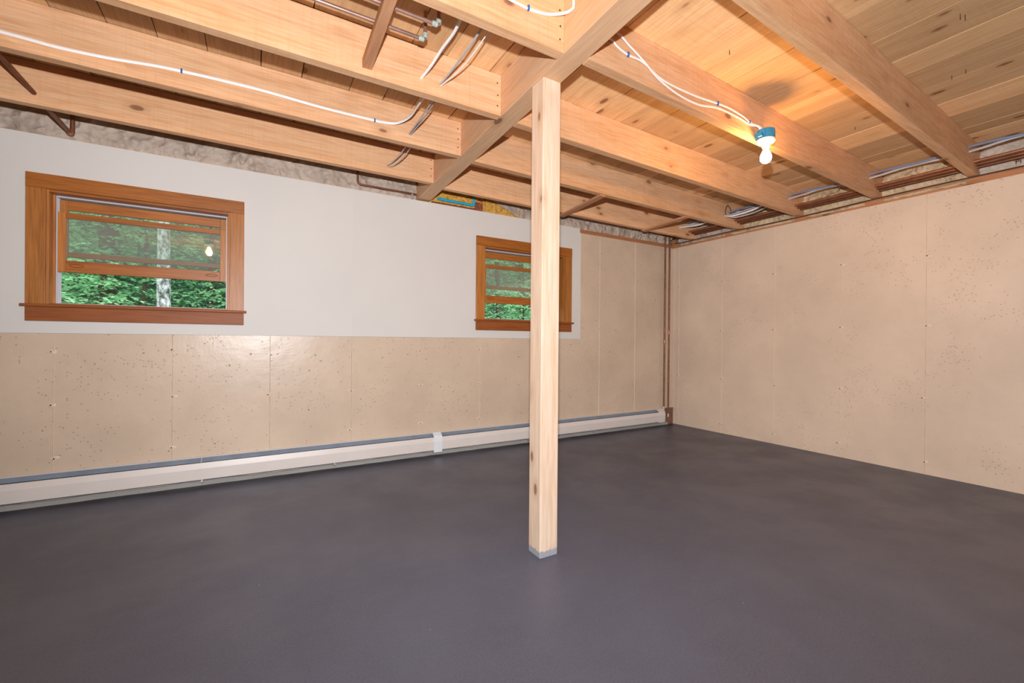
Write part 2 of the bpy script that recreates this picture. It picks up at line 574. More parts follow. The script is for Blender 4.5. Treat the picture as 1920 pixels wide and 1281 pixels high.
# ------------------------------------------------------------------ structure
XL, XR, YF, YB = -7.3, 0.0, -6.6, 0.0      # room: left, right, front (behind camera), back (window wall)
ZC, ZD, ZT, ZS = 2.310, 1.100, 2.360, 2.615  # concrete top, wallboard bottom, wallboard top, subfloor underside
ZJ = 2.372                                    # underside of the joists
TH = 0.25
S = 0.6096

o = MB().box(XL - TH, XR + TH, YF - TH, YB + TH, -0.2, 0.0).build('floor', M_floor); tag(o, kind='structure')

W1 = (-5.922, -4.932, 1.286, 2.024)
W2 = (-2.804, -1.797, 1.286, 2.024)
XE = -1.585                                   # right end of the wallboard
back = slab_with_holes('wall_back', [XL - TH, XE, XR + TH], [0.0, ZD, ZC],
                       [(XL - TH, XE, ZD, ZC)], 0.0, TH, M_conc)
tag(back, kind='structure')
xj = -1.0075 - S * 5                          # joint between the two wallboard sheets
slab_with_holes('drywall_panel', [XL - TH, xj], [ZD + 0.001, ZT], [W1], -0.004, 0.14, M_dry, back)
slab_with_holes('drywall_panel', [xj, XE], [ZD + 0.001, ZT], [W2], -0.004, 0.14, M_dry, back)
MB().box(XE, XE + 0.012, -0.006, 0.1, ZD, ZC).build('corner_bead', M_dry, back)
# form lines left in the concrete: raised fins with tie bumps
finp = random.Random(3)


def fin(parent, p0, p1, axis):
    """ragged vertical fin between two heights, 4 mm wide"""
    m = MB(); z0, z1 = p0[2], p1[2]
    n = 28
    vs, fs = [], []
    for i in range(n + 1):
        z = z0 + (z1 - z0) * i / n
        hgt = 0.0015 + 0.0045 * finp.random() * (1 if finp.random() > 0.2 else 0.2)
        jx = 0.0008 * finp.uniform(-1, 1)
        wd = 0.0034
        for s, h in ((-wd, -0.002), (0, hgt), (wd, -0.002)):
            if axis == 'x': vs.append((p0[0] + s + jx, -h, z))
            else: vs.append((-h, p0[1] + s + jx, z))
    for i in range(n):
        for k in range(2):
            fs.append((i * 3 + k, i * 3 + k + 1, (i + 1) * 3 + k + 1, (i + 1) * 3 + k))
    m.add(vs, fs)
    return m.build('form_seam', M_fin, parent)


def tie_bump(parent, c, axis):
    vs, fs = [], []
    n = 9
    rings = ((0.0, 0.002), (0.008, 0.004), (0.013, 0.0025), (0.020, -0.001))
    for r, h in rings:
        for k in range(n):
            a = 2 * math.pi * k / n
            rr = r * finp.uniform(0.7, 1.3)
            hh = -h * finp.uniform(0.4, 1.4)
            if axis == 'x': vs.append((c[0] + rr * math.cos(a) * 1.3, hh, c[2] + rr * math.sin(a) * 0.7))
            else: vs.append((hh, c[1] + rr * math.cos(a) * 1.3, c[2] + rr * math.sin(a) * 0.7))
    for i in range(len(rings) - 1):
        for k in range(n):
            l = (k + 1) % n
            fs.append((i * n + k, i * n + l, (i + 1) * n + l, (i + 1) * n + k))
    MB().add(vs, fs).build('form_tie_stub', M_fin, parent, True)
    # broken-out pocket beside the stub
    if axis == 'x': q = (c[0] - 0.006, -0.0015, c[2])
    else: q = (-0.0015, c[1] + 0.008, c[2])
    ax = Vector((0, -1, 0)) if axis == 'x' else Vector((-1, 0, 0))
    MB().lathe(q, [(0.0055, 0.0), (0.0045, 0.003), (0.002, 0.0042)], 7, ax).build('form_tie_hole', M_ink, parent)


for k in range(3, 11):
    x = -1.0075 - S * k
    if x > XE: continue
    fin(back, (x, 0, 0.03), (x, 0, ZD), 'x')
    for z in (0.648, 0.30, 0.985):
        if finp.random() < 0.8 or z == 0.648: tie_bump(back, (x + finp.uniform(-.01, .01), 0, z + finp.uniform(-.01, .01)), 'x')
for x in (-1.2815, -0.703):
    fin(back, (x, 0, 0.03), (x, 0, ZC), 'x')
    for z in (0.64, 1.22, 1.8): tie_bump(back, (x, 0, z), 'x')

wr = MB().box(XR, XR + TH, YF - TH, YB, 0, ZC).build('wall_right', M_conc_r); tag(wr, kind='structure')
for k in range(0, 10):
    y = -0.0913 - S * k
    fin(wr, (0, y, 0.0), (0, y, ZC), 'y')
    for z in (0.12, 0.635, 1.225, 1.80): tie_bump(wr, (0, y + finp.uniform(-.012, .012), z + finp.uniform(-.02, .02)), 'y')
o = MB().box(XL - TH, XL, YF - TH, YB, 0, ZC).build('wall_left', M_conc_dark); tag(o, kind='structure')
o = MB().box(XL, XR, YF - TH, YF, 0, ZC).build('wall_front', M_conc_dark); tag(o, kind='structure')
# bare concrete strip where wall meets slab under the heater
m = MB(); rr = random.Random(5)
xs_ = np.linspace(XL, -0.10, 90)
prev = None
vs, fs = [], []
for i, x in enumerate(xs_):
    h = 0.026 + 0.006 * rr.random(); d = 0.010 + 0.010 * rr.random()
    vs += [(x, -d, 0.0), (x, -d * 0.7, h), (x, 0.0, h + 0.003), (x, 0.0, 0.0)]
    if i:
        a = (i - 1) * 4; b = i * 4
        fs += [(a, b, b + 1, a + 1), (a + 1, b + 1, b + 2, a + 2)]
o = mesh_obj('trim_1', vs, fs, M_rawc); tag(o, kind='structure')

# sill plates and rim boards on top of the concrete
o = MB().box(XE + 0.002, XR + 0.14, 0.012, 0.15, ZC, ZT - 0.004).build('trim_2', M_sillw); tag(o, kind='structure')
o = MB().box(0.008, 0.15, YF, 0.011, ZC, ZJ - 0.004).build('trim_3', M_sillwy); tag(o, kind='structure')
o = MB().box(XL - TH, XR + 0.21, 0.17, 0.21, ZC - 0.05, ZS).build('trim_4', M_sillw); tag(o, kind='structure')
o = MB().box(0.17, 0.21, YF - TH, 0.169, ZC, ZS).build('trim_5', M_sillwy); tag(o, kind='structure')
o = MB().box(XL - 0.21, XL - 0.17, YF - TH, 0.169, ZC, ZS).build('trim_6', M_sillwy); tag(o, kind='structure')
o = MB().box(XL - 0.169, XR + 0.169, YF - 0.21, YF - 0.17, ZC, ZS).build('trim_7', M_sillw); tag(o, kind='structure')

# ceiling: board subfloor, one object per plank
ceil = MB().box(XL - 0.3, XR + 0.3, YF - 0.3, YB + 0.3, ZS + 0.026, ZS + 0.06).build('ceiling', M_sillw); tag(ceil, kind='structure')
joints = [-7.55, -7.33, -7.12, -6.91, -6.69, -6.47, -6.26, -6.045, -5.837, -5.60, -5.40, -5.205, -4.995, -4.747, -4.54, -4.275, -4.072, -3.88, -3.62, -3.41, -3.205,
          -3.003, -2.795, -2.568, -2.352, -2.045, -1.765, -1.569, -1.292, -0.985, -0.722, -0.415, -0.258, -0.02, 0.22]
pr_ = random.Random(11)
for a, b in zip(joints[:-1], joints[1:]):
    g = pr_.uniform(0.0016, 0.0034)
    drop = pr_.uniform(0, 0.0025)
    j = lambda: pr_.uniform(-0.0012, 0.0012)
    MB().hexa([(a + g + j(), YF - 0.2, ZS - drop), (b - g + j(), YF - 0.2, ZS - drop), (b - g + j(), 0.2, ZS - drop), (a + g + j(), 0.2, ZS - drop),
               (a + g, YF - 0.2, ZS + 0.022), (b - g, YF - 0.2, ZS + 0.022), (b - g, 0.2, ZS + 0.022), (a + g, 0.2, ZS + 0.022)]).build('plank', M_plank, ceil)


for nx, ny in ((-1.942, -3.205), (-1.915, -3.215), (-1.335, -3.020), (-1.347, -3.080), (-2.62, -2.50), (-1.10, -2.46)):
    MB().box(nx - 0.0014, nx + 0.0014, ny - 0.0014, ny + 0.0014, ZS - 0.024, ZS - 0.0005).build('bent_nail', M_nail, ceil)


# ------------------------------------------------------------------ windows
def window(name, x0, x1, sash_bottom):
    """double-hung wooden window with the lower sash pushed up; clear opening x0..x1"""
    z0, z1 = 1.286, 2.024
    W = empty(name, ((x0 + x1) / 2, 0, z0), kind='structure')
    cw = 0.088
    yf = -0.004
    MB().box(x0 - cw, x1 + cw, -0.024, yf, z1 - 0.003, z1 + cw).build('head_casing', M_trim_h, W, bevel=0.002)
    MB().box(x0 - cw, x0 + 0.003, -0.022, yf, z0, z1 - 0.0035).build('side_casing', M_trim_v, W, bevel=0.002)
    MB().box(x1 - 0.003, x1 + cw, -0.022, yf, z0, z1 - 0.0035).build('side_casing', M_trim_v, W, bevel=0.002)
    MB().box(x0 - cw - 0.018, x1 + cw + 0.018, -0.045, yf, z0 - 0.017, z0).build('stool', M_trim_d, W, bevel=0.004)
    MB().box(x0 - cw, x1 + cw, -0.022, yf, z0 - 0.017 - 0.090, z0 - 0.017).build('apron', M_trim_d, W, bevel=0.002)
    t = 0.018
    MB().box(x0 - 0.003, x0 + t - 0.003, -0.004, 0.165, z0, z1).build('side_jamb', M_trim_v, W)
    MB().box(x1 - t + 0.003, x1 + 0.003, -0.004, 0.165, z0, z1).build('side_jamb', M_trim_v, W)
    MB().box(x0 + t - 0.003, x1 - t + 0.003, -0.004, 0.165, z1 - t, z1).build('head_jamb', M_trim_h, W)
    MB().box(x0 + t - 0.003, x1 - t + 0.003, -0.004, 0.20, z0 - 0.012, z0 + 0.008).build('sill', M_trim_d, W)
    # stops and vinyl tracks
    a, b = x0 + t - 0.003, x1 - t + 0.003
    for s, e in ((a, a + 0.010), (b - 0.010, b)):
        MB().box(s, e, 0.060, 0.074, z0 + 0.008, z1 - t).build('stop', M_trim_v, W)
    for s, sg in ((a, 1), (b, -1)):
        m = MB()
        m.box(min(s, s + sg * 0.006), max(s, s + sg * 0.006), 0.076, 0.150, z0 + 0.008, z1 - t)
        for yy in (0.076, 0.1105, 0.146):
            m.box(min(s, s + sg * 0.016), max(s, s + sg * 0.016), yy, yy + 0.004, z0 + 0.008, z1 - t)
        m.build('track', M_vinyl, W)
    MB().box(a + 0.017, b - 0.017, 0.076, 0.150, z1 - t - 0.010, z1 - t).build('head_track', M_vinyl, W)
    MB().box(a + 0.007, b - 0.007, 0.085, 0.155, z0 + 0.008, z0 + 0.016).build('sill_track', M_vinyl, W)

    def sash(nm, y, zb, zt, rb, rt_):
        sw = 0.046
        l, r = a + 0.008, b - 0.008
        sh = MB().box(l, l + sw, y, y + 0.030, zb, zt).box(r - sw, r, y, y + 0.030, zb, zt).build(nm, M_trim_v, W, bevel=0.0015)
        MB().box(l + sw + .0003, r - sw - .0003, y + 0.001, y + 0.029, zb, zb + rb).build('bottom_rail', M_trim_h, sh, bevel=0.0015)
        MB().box(l + sw + .0003, r - sw - .0003, y + 0.001, y + 0.029, zt - rt_, zt).build('top_rail', M_trim_h, sh, bevel=0.0015)
        MB().box(l + sw - 0.004, r - sw + 0.004, y + 0.013, y + 0.016, zb + rb - 0.004, zt - rt_ + 0.004).build('pane', M_glass, sh)
        return sh, l, r
    sh, l, r = sash('lower_sash', 0.079, sash_bottom, sash_bottom + 0.395, 0.077, 0.036)
    zz = sash_bottom + 0.044
    for xx in (l + 0.10, r - 0.10):       # finger pulls let into the bottom rail
        n = 18
        pts = [(xx + 0.036 * math.cos(2 * math.pi * k / n), 0.0775, zz + 0.009 * math.sin(2 * math.pi * k / n)) for k in range(n + 1)]
        MB().tube(pts, 0.0022, seg=6).build('finger_pull', M_trim_d, sh)
    sash('upper_sash', 0.1150, 1.613, 1.990, 0.034, 0.062)
    return W


window('window_1', W1[0], W1[1], 1.508)
window('window_2', W2[0], W2[1], 1.462)

# ------------------------------------------------------------------ beam, post, joists
gx = lambda y: -3.560 + 0.037 * (y + 2.10)      # left face of the girder
GW = 0.118
ya, yb = YF + 0.02, 0.165
GB = 2.376
m = MB().hexa([(gx(ya), ya, GB), (gx(ya) + GW, ya, GB), (gx(yb) + GW, yb, GB), (gx(yb), yb, GB),
               (gx(ya), ya, ZS - 0.003), (gx(ya) + GW, ya, ZS - 0.003), (gx(yb) + GW, yb, ZS - 0.003), (gx(yb), yb, ZS - 0.003)])
o = m.build('support_beam', M_girder, bevel=0.003)
tag(o, 'heavy rough-sawn wooden beam running from the wall over the post', 'beam')
o = MB().box(-3.552, -3.446, -2.134, -2.030, 0.0, GB).build('support_post', M_post, bevel=0.004)
tag(o, 'tall pale wooden post with a grey painted foot holding up the beam', 'post')


def nail(parent, p, ax):
    MB().lathe(p, [(0.0045, 0.0), (0.0045, 0.0015), (0.002, 0.003)], 8, Vector(ax)).build('nail', M_nail, parent)


left_j = [(-4.17, 'left bay joist over the camera, third before the cable-stapled one'), (-3.55, ''), (-2.93, ''), (-2.322, ''), (-1.690, ''), (-1.066, ''), (-0.455, '')]
LJ = {}
labels_l = {
    -2.322: 'joist meeting the beam at the top of the picture, white cable stapled on it',
    -1.690: 'joist with a wooden brace end and three cable loops against its face',
    -1.066: 'joist on the window side carrying one long white cable along its face',
    -0.455: 'joist nearest the window wall on the left of the beam',
}
for y, _ in left_j:
    if y not in labels_l: continue
    x1 = gx(y) - 0.0005
    j = MB().hexa([(XL - 0.16, y, ZJ + 0.004), (x1, y, ZJ + 0.004), (gx(y + 0.052) - 0.0005, y + 0.052, ZJ + 0.004), (XL - 0.16, y + 0.052, ZJ + 0.004),
                   (XL - 0.16, y, ZS - 0.003), (x1, y, ZS - 0.003), (gx(y + 0.052) - 0.0005, y + 0.052, ZS - 0.003), (XL - 0.16, y + 0.052, ZS - 0.003)]).build('floor_joist', M_joist, bevel=0.002)
    tag(j, labels_l[y], 'joist', 'joists left of the beam')
    LJ[y] = j
    for z, dx in ((2.43, 0.024), (2.49, 0.022), (2.56, 0.026)):
        nail(j, (x1 - dx, y, z), (0, -1, 0))
for y, lb in ((-2.93, 'joist left of the beam just above the frame, nearest the viewer'), (-3.54, 'joist left of the beam directly over the viewer'), (-4.15, 'joist left of the beam behind the viewer')):
    x1 = gx(y) - 0.0005
    j = MB().box(XL - 0.16, x1, y, y + 0.052, ZJ + 0.004, ZS - 0.003).build('floor_joist', M_joist, bevel=0.002)
    tag(j, lb, 'joist', 'joists left of the beam')

rj = [(-0.325, 0.022), (-0.925, 0.034), (-1.562, 0.034), (-2.213, 0.042), (-2.823, 0.040)]
labels_r = [
    'joist closest to the window wall on the right of the beam',
    'second joist from the window wall right of the beam, a strip nailed under it',
    'joist crossing just behind the post, bulb shadow beside its far end',
    'joist right of the beam with the lit bulb fixture on its face',
    'broad near joist at upper right, bare of cables or fixtures',
]
RJ = []
for (y0, s), lb in zip(rj, labels_r):
    fy = lambda x: y0 + s * x
    xa = gx(fy(-3.45)) + GW + 0.0005
    xb = 0.10
    zb = ZJ
    j = MB().hexa([(xa, fy(xa), zb), (xb, fy(xb), zb), (xb, fy(xb) + 0.054, zb), (xa + 0.002, fy(xa) + 0.054, zb),
                   (xa, fy(xa), ZS - 0.003), (xb, fy(xb), ZS - 0.003), (xb, fy(xb) + 0.054, ZS - 0.003), (xa + 0.002, fy(xa) + 0.054, ZS - 0.003)]).build('floor_joist', M_joist, bevel=0.002)
    tag(j, lb, 'joist', 'joists right of the beam')
    RJ.append(j)
for y, lb in ((-4.04, 'joist right of the beam, level with the viewer and out of frame'), (-4.65, 'joist right of the beam behind the viewer')):
    j = MB().box(gx(y) + GW + 0.004, 0.10, y, y + 0.054, ZJ, ZS - 0.003).build('floor_joist', M_joist, bevel=0.002)
    tag(j, lb, 'joist', 'joists right of the beam')
RY = lambda k, x: rj[k][0] + rj[k][1] * x

# blocking between joists
o = MB().hexa([(-4.332, -2.2705, 2.432), (-4.286, -2.2705, 2.432), (-4.276, -1.6905, 2.407), (-4.322, -1.6905, 2.407),
               (-4.332, -2.2705, 2.470), (-4.286, -2.2705, 2.470), (-4.276, -1.6905, 2.452), (-4.322, -1.6905, 2.452)]).build('joist_brace', M_brace, bevel=0.002)
tag(o, 'dark brown wooden brace spanning two joists below the copper pipes', 'brace')
o = MB().hexa([(-2.165, RY(1, -2.1) + 0.004, ZJ - 0.020), (-2.105, RY(1, -2.1) + 0.004, ZJ - 0.020), (-2.03, -0.285, ZJ - 0.020), (-2.09, -0.285, ZJ - 0.020),
               (-2.165, RY(1, -2.1) + 0.004, ZJ - 0.001), (-2.105, RY(1, -2.1) + 0.004, ZJ - 0.001), (-2.03, -0.285, ZJ - 0.001), (-2.09, -0.285, ZJ - 0.001)]).build('wooden_strap', M_brace, bevel=0.0015)
tag(o, 'wooden strip nailed under two joists right beside the post', 'strap', 'strips under the joists')
o = MB().hexa([(-0.985, RY(1, -1) + 0.006, ZJ - 0.020), (-0.925, RY(1, -1) + 0.006, ZJ - 0.020), (-0.86, -0.300, ZJ - 0.020), (-0.93, -0.315, ZJ - 0.020),
               (-0.985, RY(1, -1) + 0.006, ZJ - 0.001), (-0.925, RY(1, -1) + 0.006, ZJ - 0.001), (-0.86, -0.300, ZJ - 0.001), (-0.93, -0.315, ZJ - 0.001)]).build('wooden_strap', M_brace, bevel=0.0015)
tag(o, 'wooden strip nailed under two joists close to the room corner', 'strap', 'strips under the joists')


# ------------------------------------------------------------------ lamps
def lamp(x, y_face, label, zc=2.342):
    yc = y_face - 0.060
    L = empty('bulb_fixture', (x, yc, zc), label, 'lamp')
    # round plastic box with ribs and a side nailing lug
    m = MB().lathe((x, yc, zc), [(0.046, 0.055), (0.049, 0.052), (0.050, 0.0), (0.047, -0.002)], 28)
    jb = m.build('junction_box', M_box, L, True)
    for k in range(6):
        a = k * math.pi / 3 + 0.4
        m = MB()
        cx, cy = x + 0.050 * math.cos(a), yc + 0.050 * math.sin(a)
        m.box(cx - 0.0035, cx + 0.0035, cy - 0.0035, cy + 0.0035, zc + 0.004, zc + 0.052)
        m.build('box_rib', M_box, jb, bevel=0.001)
    MB().box(x - 0.070, x - 0.044, yc - 0.012, yc + 0.012, zc + 0.002, zc + 0.026).build('mounting_lug', M_box, jb, bevel=0.003)
    MB().box(x - 0.020, x + 0.020, yc + 0.044, y_face - 0.0005, zc + 0.012, zc + 0.050).build('mounting_bracket', M_box, jb, bevel=0.002)
    m = MB().lathe((x, yc, zc), [(0.050, -0.003), (0.052, -0.008), (0.052, -0.016), (0.046, -0.023), (0.030, -0.027), (0.022, -0.031), (0.021, -0.052), (0.017, -0.0525)], 32)
    m.build('lampholder', M_porc, L, True)
    pf = []
    prof = [(0.013, -0.0525), (0.0135, -0.060), (0.016, -0.070), (0.024, -0.086), (0.0305, -0.102), (0.0325, -0.116), (0.030, -0.130), (0.022, -0.142), (0.011, -0.1485), (0.002, -0.150)]
    b = MB().lathe((x, yc, zc), prof, 28).build('light_bulb', M_bulb, L, True)
    return L


L1 = lamp(-2.030, RY(3, -2.03), 'lit bare bulb in a blue box on the joist at right')
L2 = lamp(-5.310, -2.930, 'lit bare bulb in a blue box on the left joist, above the view')
# ------------------------------------------------------------------ cables
def staple(parent, p, ax=(1, 0, 0)):
    """little blue strap staple bridging the cable, against a joist face at y=p[1]"""
    x, y, z = p
    m = MB().box(x - 0.004, x + 0.004, y - 0.0085, y + 0.003, z - 0.011, z + 0.011)
    m.build('cable_staple', M_staple, parent, bevel=0.0015)


def cable(label, pts, mat=None, ra=0.0058, rb=0.0032, side=(0, 0, 1), smooth=6, staples=(), group=None, name='electrical_cable'):
    o = MB().tube(pts, ra, rb, side, 10, smooth).build(name, mat or M_cable, None, True)
    tag(o, label, 'cable', group)
    for s in staples: staple(o, s)
    return o


yj = -1.066
f = yj - 0.0045
cable('long white cable stapled along the joist face above the left window',
      [(-7.25, f, 2.47), (-6.5, f, 2.452), (-5.754, f, 2.438), (-5.58, f, 2.432), (-5.397, f, 2.441), (-5.15, f, 2.466), (-4.77, f, 2.476), (-4.44, f, 2.466), (-4.16, f, 2.468),
       (-4.06, f - 0.004, 2.470), (-3.985, f - 0.03, 2.474), (-3.935, f - 0.14, 2.480), (-3.93, f - 0.30, 2.486), (-3.935, -1.6385, 2.47)],
      ra=0.0085, rb=0.0042, staples=[(-5.105, f, 2.468), (-4.120, f, 2.468)])
cable('pair of grey cables dipping to the drilled holes near the beam, first strand',
      [(-3.895, -1.640, 2.47), (-3.888, -1.45, 2.462), (-3.888, -1.25, 2.452), (-3.897, -1.064, 2.438)], M_cable_g, 0.0055, 0.0035, group='grey cable pair in the second bay')
cable('pair of grey cables dipping to the drilled holes near the beam, second strand',
      [(-3.883, -1.640, 2.47), (-3.874, -1.45, 2.458), (-3.876, -1.25, 2.446), (-3.888, -1.064, 2.436)], M_cable_g, 0.0055, 0.0035, group='grey cable pair in the second bay')
cable('single thick white cable looping from hole to hole above the brace',
      [(-4.000, -2.272, 2.49), (-3.988, -2.15, 2.505), (-3.978, -2.02, 2.503), (-3.990, -1.90, 2.492), (-4.004, -1.79, 2.466), (-4.022, -1.689, 2.447)], ra=0.0075, rb=0.0042, side=(1, 0, 0))
cable('left strand of the twin cables looping into the joist near the beam',
      [(-3.885, -2.272, 2.50), (-3.878, -2.12, 2.505), (-3.885, -1.97, 2.487), (-3.902, -1.80, 2.463), (-3.922, -1.689, 2.444)], M_cable_g, 0.0055, 0.0038, (1, 0, 0))
cable('right thin strand of the twin cables looping into the joist near the beam',
      [(-3.862, -2.272, 2.50), (-3.852, -2.10, 2.488), (-3.862, -1.93, 2.465), (-3.885, -1.80, 2.448), (-3.914, -1.689, 2.442)], M_cable, 0.0032, 0.0028, (1, 0, 0))
cable('front one of two thin grey wires at the joist nearest the window wall',
      [(-3.835, -1.014, 2.50), (-3.838, -0.80, 2.470), (-3.850, -0.62, 2.452), (-3.872, -0.50, 2.440), (-3.885, -0.454, 2.440)], M_cable_g, 0.0045, 0.003, (1, 0, 0))
cable('rear one of two thin grey wires at the joist nearest the window wall',
      [(-3.805, -1.014, 2.50), (-3.806, -0.80, 2.466), (-3.818, -0.62, 2.444), (-3.850, -0.50, 2.430), (-3.878, -0.454, 2.436)], M_cable_g, 0.0045, 0.003, (1, 0, 0))
f0 = -2.322 - 0.0045
g0 = gx(-2.40)
cable('white cable turning the corner between beam and joist at the top edge',
      [(-7.20, f0, 2.50), (-6.2, f0, 2.49), (-5.4, f0, 2.52), (-4.80, f0, 2.555), (-4.60, f0, 2.56), (-4.35, f0, 2.56), (-4.10, f0, 2.530), (-3.90, f0, 2.506), (-3.815, f0, 2.500), (-3.745, f0, 2.500), (-3.66, f0 - 0.004, 2.512), (g0 - 0.02, f0 - 0.03, 2.528), (g0 - 0.006, f0 - 0.065, 2.530), (g0 - 0.006, f0 - 0.072, 2.545), (g0 - 0.006, f0 - 0.074, 2.608)],
      ra=0.0068, rb=0.0038, staples=[(-3.765, f0, 2.500)])


def on_r1(pts, d=0.0045):
    return [(x, RY(3, x) - d - e, z) for x, z, e in pts]


cable('upper white cable feeding the bulb box, stapled to the joist',
      on_r1([(-3.40, 2.500, 0.0), (-3.31, 2.505, 0), (-3.279, 2.490, 0), (-3.205, 2.476, 0), (-3.10, 2.474, 0.004), (-2.942, 2.436, 0.002), (-2.686, 2.440, 0), (-2.459, 2.462, 0), (-2.33, 2.470, 0), (-2.19, 2.462, 0), (-2.115, 2.440, 0.006), (-2.055, 2.424, 0.03), (-2.045, 2.385, 0.045)]),
      ra=0.0058, rb=0.0034, staples=[(-3.205, RY(3, -3.205) - 0.0045, 2.476), (-2.459, RY(3, -2.459) - 0.0045, 2.462), (-2.125, RY(3, -2.125) - 0.0045, 2.445)])
cable('lower white cable feeding the bulb box, sagging below its twin',
      on_r1([(-3.36, 2.560, 0.0), (-3.269, 2.543, 0.008), (-3.209, 2.519, 0.008), (-3.098, 2.474, 0.010), (-2.982, 2.432, 0.002), (-2.817, 2.402, 0), (-2.64, 2.402, 0), (-2.449, 2.437, 0), (-2.242, 2.441, 0), (-2.12, 2.430, 0.004), (-2.075, 2.420, 0.03), (-2.064, 2.384, 0.045)]),
      ra=0.0058, rb=0.0034)

# ------------------------------------------------------------------ copper pipes
def pipe(name, label, runs, r=0.0105, mat=None, fittings=(), group=None, fit=None, smooth=0):
    o = MB().tube(runs, r, seg=12, smooth=smooth).build(name, mat or M_copper, None, True)
    tag(o, label, 'pipe', group)
    for p, q in fittings:
        MB().tube([p, q], r * 1.35, seg=12).build('pipe_fitting', fit or M_solder, o, True)
    return o


def elbow(a, b, c, rad=0.022, n=6):
    """points a..b..c with a rounded corner at b"""
    a, b, c = Vector(a), Vector(b), Vector(c)
    d1 = (a - b).normalized(); d2 = (c - b).normalized()
    p1 = b + d1 * rad; p2 = b + d2 * rad
    out = [a]
    for i in range(n + 1):
        t = i / n
        out.append(p1 * (1 - t) ** 2 + b * 2 * t * (1 - t) + p2 * t * t)
    return out + [c]


for yp, xe, lb in ((-1.930, -4.085, 'front copper pipe of two running above the brace, ending in a solder elbow'),
                   (-2.053, -4.100, 'rear copper pipe of two running above the brace, partly behind the joist')):
    xr = xe + (0.0 if yp > -2 else 0.035)
    o = pipe('copper_pipe', lb, elbow((-7.29, yp, 2.488), (xr, yp, 2.484), (xr, yp, 2.612), 0.016), 0.0085, M_copper_l,
             [((xr - 0.032, yp, 2.484), (xr - 0.008, yp, 2.484)), ((xr, yp, 2.492), (xr, yp, 2.514))], 'copper pipes above the brace')
# pipe dropping along the left bay into the rim
o = pipe('copper_pipe', 'brown copper pipe crossing under the joists at far left with an elbow',
         elbow((-5.89, -1.013, 2.500), (-5.80, -0.008, 2.388), (-5.80, -0.006, 2.600), 0.03), 0.0125, M_copper_d,
         [((-5.803, -0.060, 2.394), (-5.802, -0.036, 2.391))], fit=M_copper)
o = pipe('copper_pipe', 'thin copper pipe bending along the top of the wallboard beside the beam',
         elbow((-4.020, -0.020, 2.600), (-4.020, -0.020, 2.404), (-3.505, -0.020, 2.404), 0.04), 0.0085, M_copper_d)
MB().tube([(-3.545, -0.020, 2.404), (-3.545, -0.020, 2.362)], 0.010, seg=10).build('pipe_strap', M_steel, o, True)
# three heating pipes threaded through the joist ends along the right wall
for i, (x, z) in enumerate(((-0.118, 2.447), (-0.066, 2.436), (-0.012, 2.428))):
    lb = ('copper heating pipe along the right wall, outermost of three', 'copper heating pipe along the right wall, middle of three', 'copper heating pipe along the right wall, tight to the wall')[i]
    pipe('copper_pipe', lb, [(x, YF + 0.02, z), (x, -3.0, z), (x, -0.03 - i * 0.01, z)], 0.0115, (M_copper, M_copper_d, M_copper_d)[i], group='heating pipes on the right wall')
# two risers down the corner to the heater
for i, (x, zb) in enumerate(((-0.200, 0.196), (-0.117, 0.098))):
    lb = ('copper riser in the room corner, left one entering the heater end', 'copper riser in the room corner, right one beside the side wall')[i]
    o = MB().tube([(x - 0.003, -0.030, zb), (x, -0.030, 1.2), (x + 0.002, -0.030, 2.46)], 0.0115, seg=12).build('copper_riser', M_copper_d, None, True)
    tag(o, lb, 'pipe', 'corner risers')
    MB().tube([(x - 0.003, -0.030, zb), (x - 0.003, -0.030, zb + 0.045)], 0.0125, seg=12).build('solder_joint', M_steel, o, True)
    MB().tube([(x, -0.030, 1.06 + 0.12 * i), (x, -0.030, 1.10 + 0.12 * i)], 0.0145, seg=12).build('pipe_coupling', M_copper, o, True)

# cables along the right wall
for i, (x, z, mt, lb) in enumerate(((-0.262, 2.512, M_cable_b, 'blue-grey cable threaded through joist ends along the right wall'),
                                    (-0.240, 2.498, M_cable_g, 'pale grey cable under the blue-grey one along the right wall'))):
    pts = []
    for y in np.linspace(-6.4, -0.42, 50):
        pts.append((x + 0.012 * math.sin(y * 5 + i), y, z + 0.008 * math.sin(y * 10.3 + i * 2)))
    cable(lb, pts, mt, 0.008, 0.0055, (0, 0, 1), 2)
pts = [(-0.004 - 0.010 * abs(math.sin(y * 2.3)), y, ZJ - 0.012 - 0.006 * math.sin(y * 3.1)) for y in np.linspace(-6.4, -0.03, 60)]
pts[-1] = (-0.02, -0.03, 2.37)
cable('thin dark brown cable lying along the sill of the right wall', pts, M_cable_k, 0.0055, 0.0055, None, 2)
# loose bundle stuffed between joists in the corner bay
br = random.Random(9)
names = ['white lower loop of the loose cable bundle near the corner', 'grey loop of the loose cable bundle near the corner', 'upper dark loop of the loose cable bundle near the corner',
         'blue-grey loop of the loose cable bundle near the corner', 'inner white loop of the loose cable bundle near the corner']
mats = [M_cable, M_cable_g, M_cable_k, M_cable_b, M_cable]
for i in range(5):
    y1, y0 = RY(1, -0.2) - 0.001, RY(2, -0.2) + 0.056
    x = -0.30 + 0.045 * i
    zz = 2.475 + 0.018 * i
    mid = zz + br.uniform(-0.05, 0.03)
    cable(names[i], [(x, y1, zz), (x - 0.03, y1 - 0.10, mid - 0.02), (x - 0.01 + 0.05 * br.random(), (y0 + y1) / 2, mid), (x + 0.02, y0 + 0.10, mid + 0.04), (x + 0.03, y0, zz + 0.05)],
          mats[i], 0.007, 0.0045, (0, 0, 1), 6)
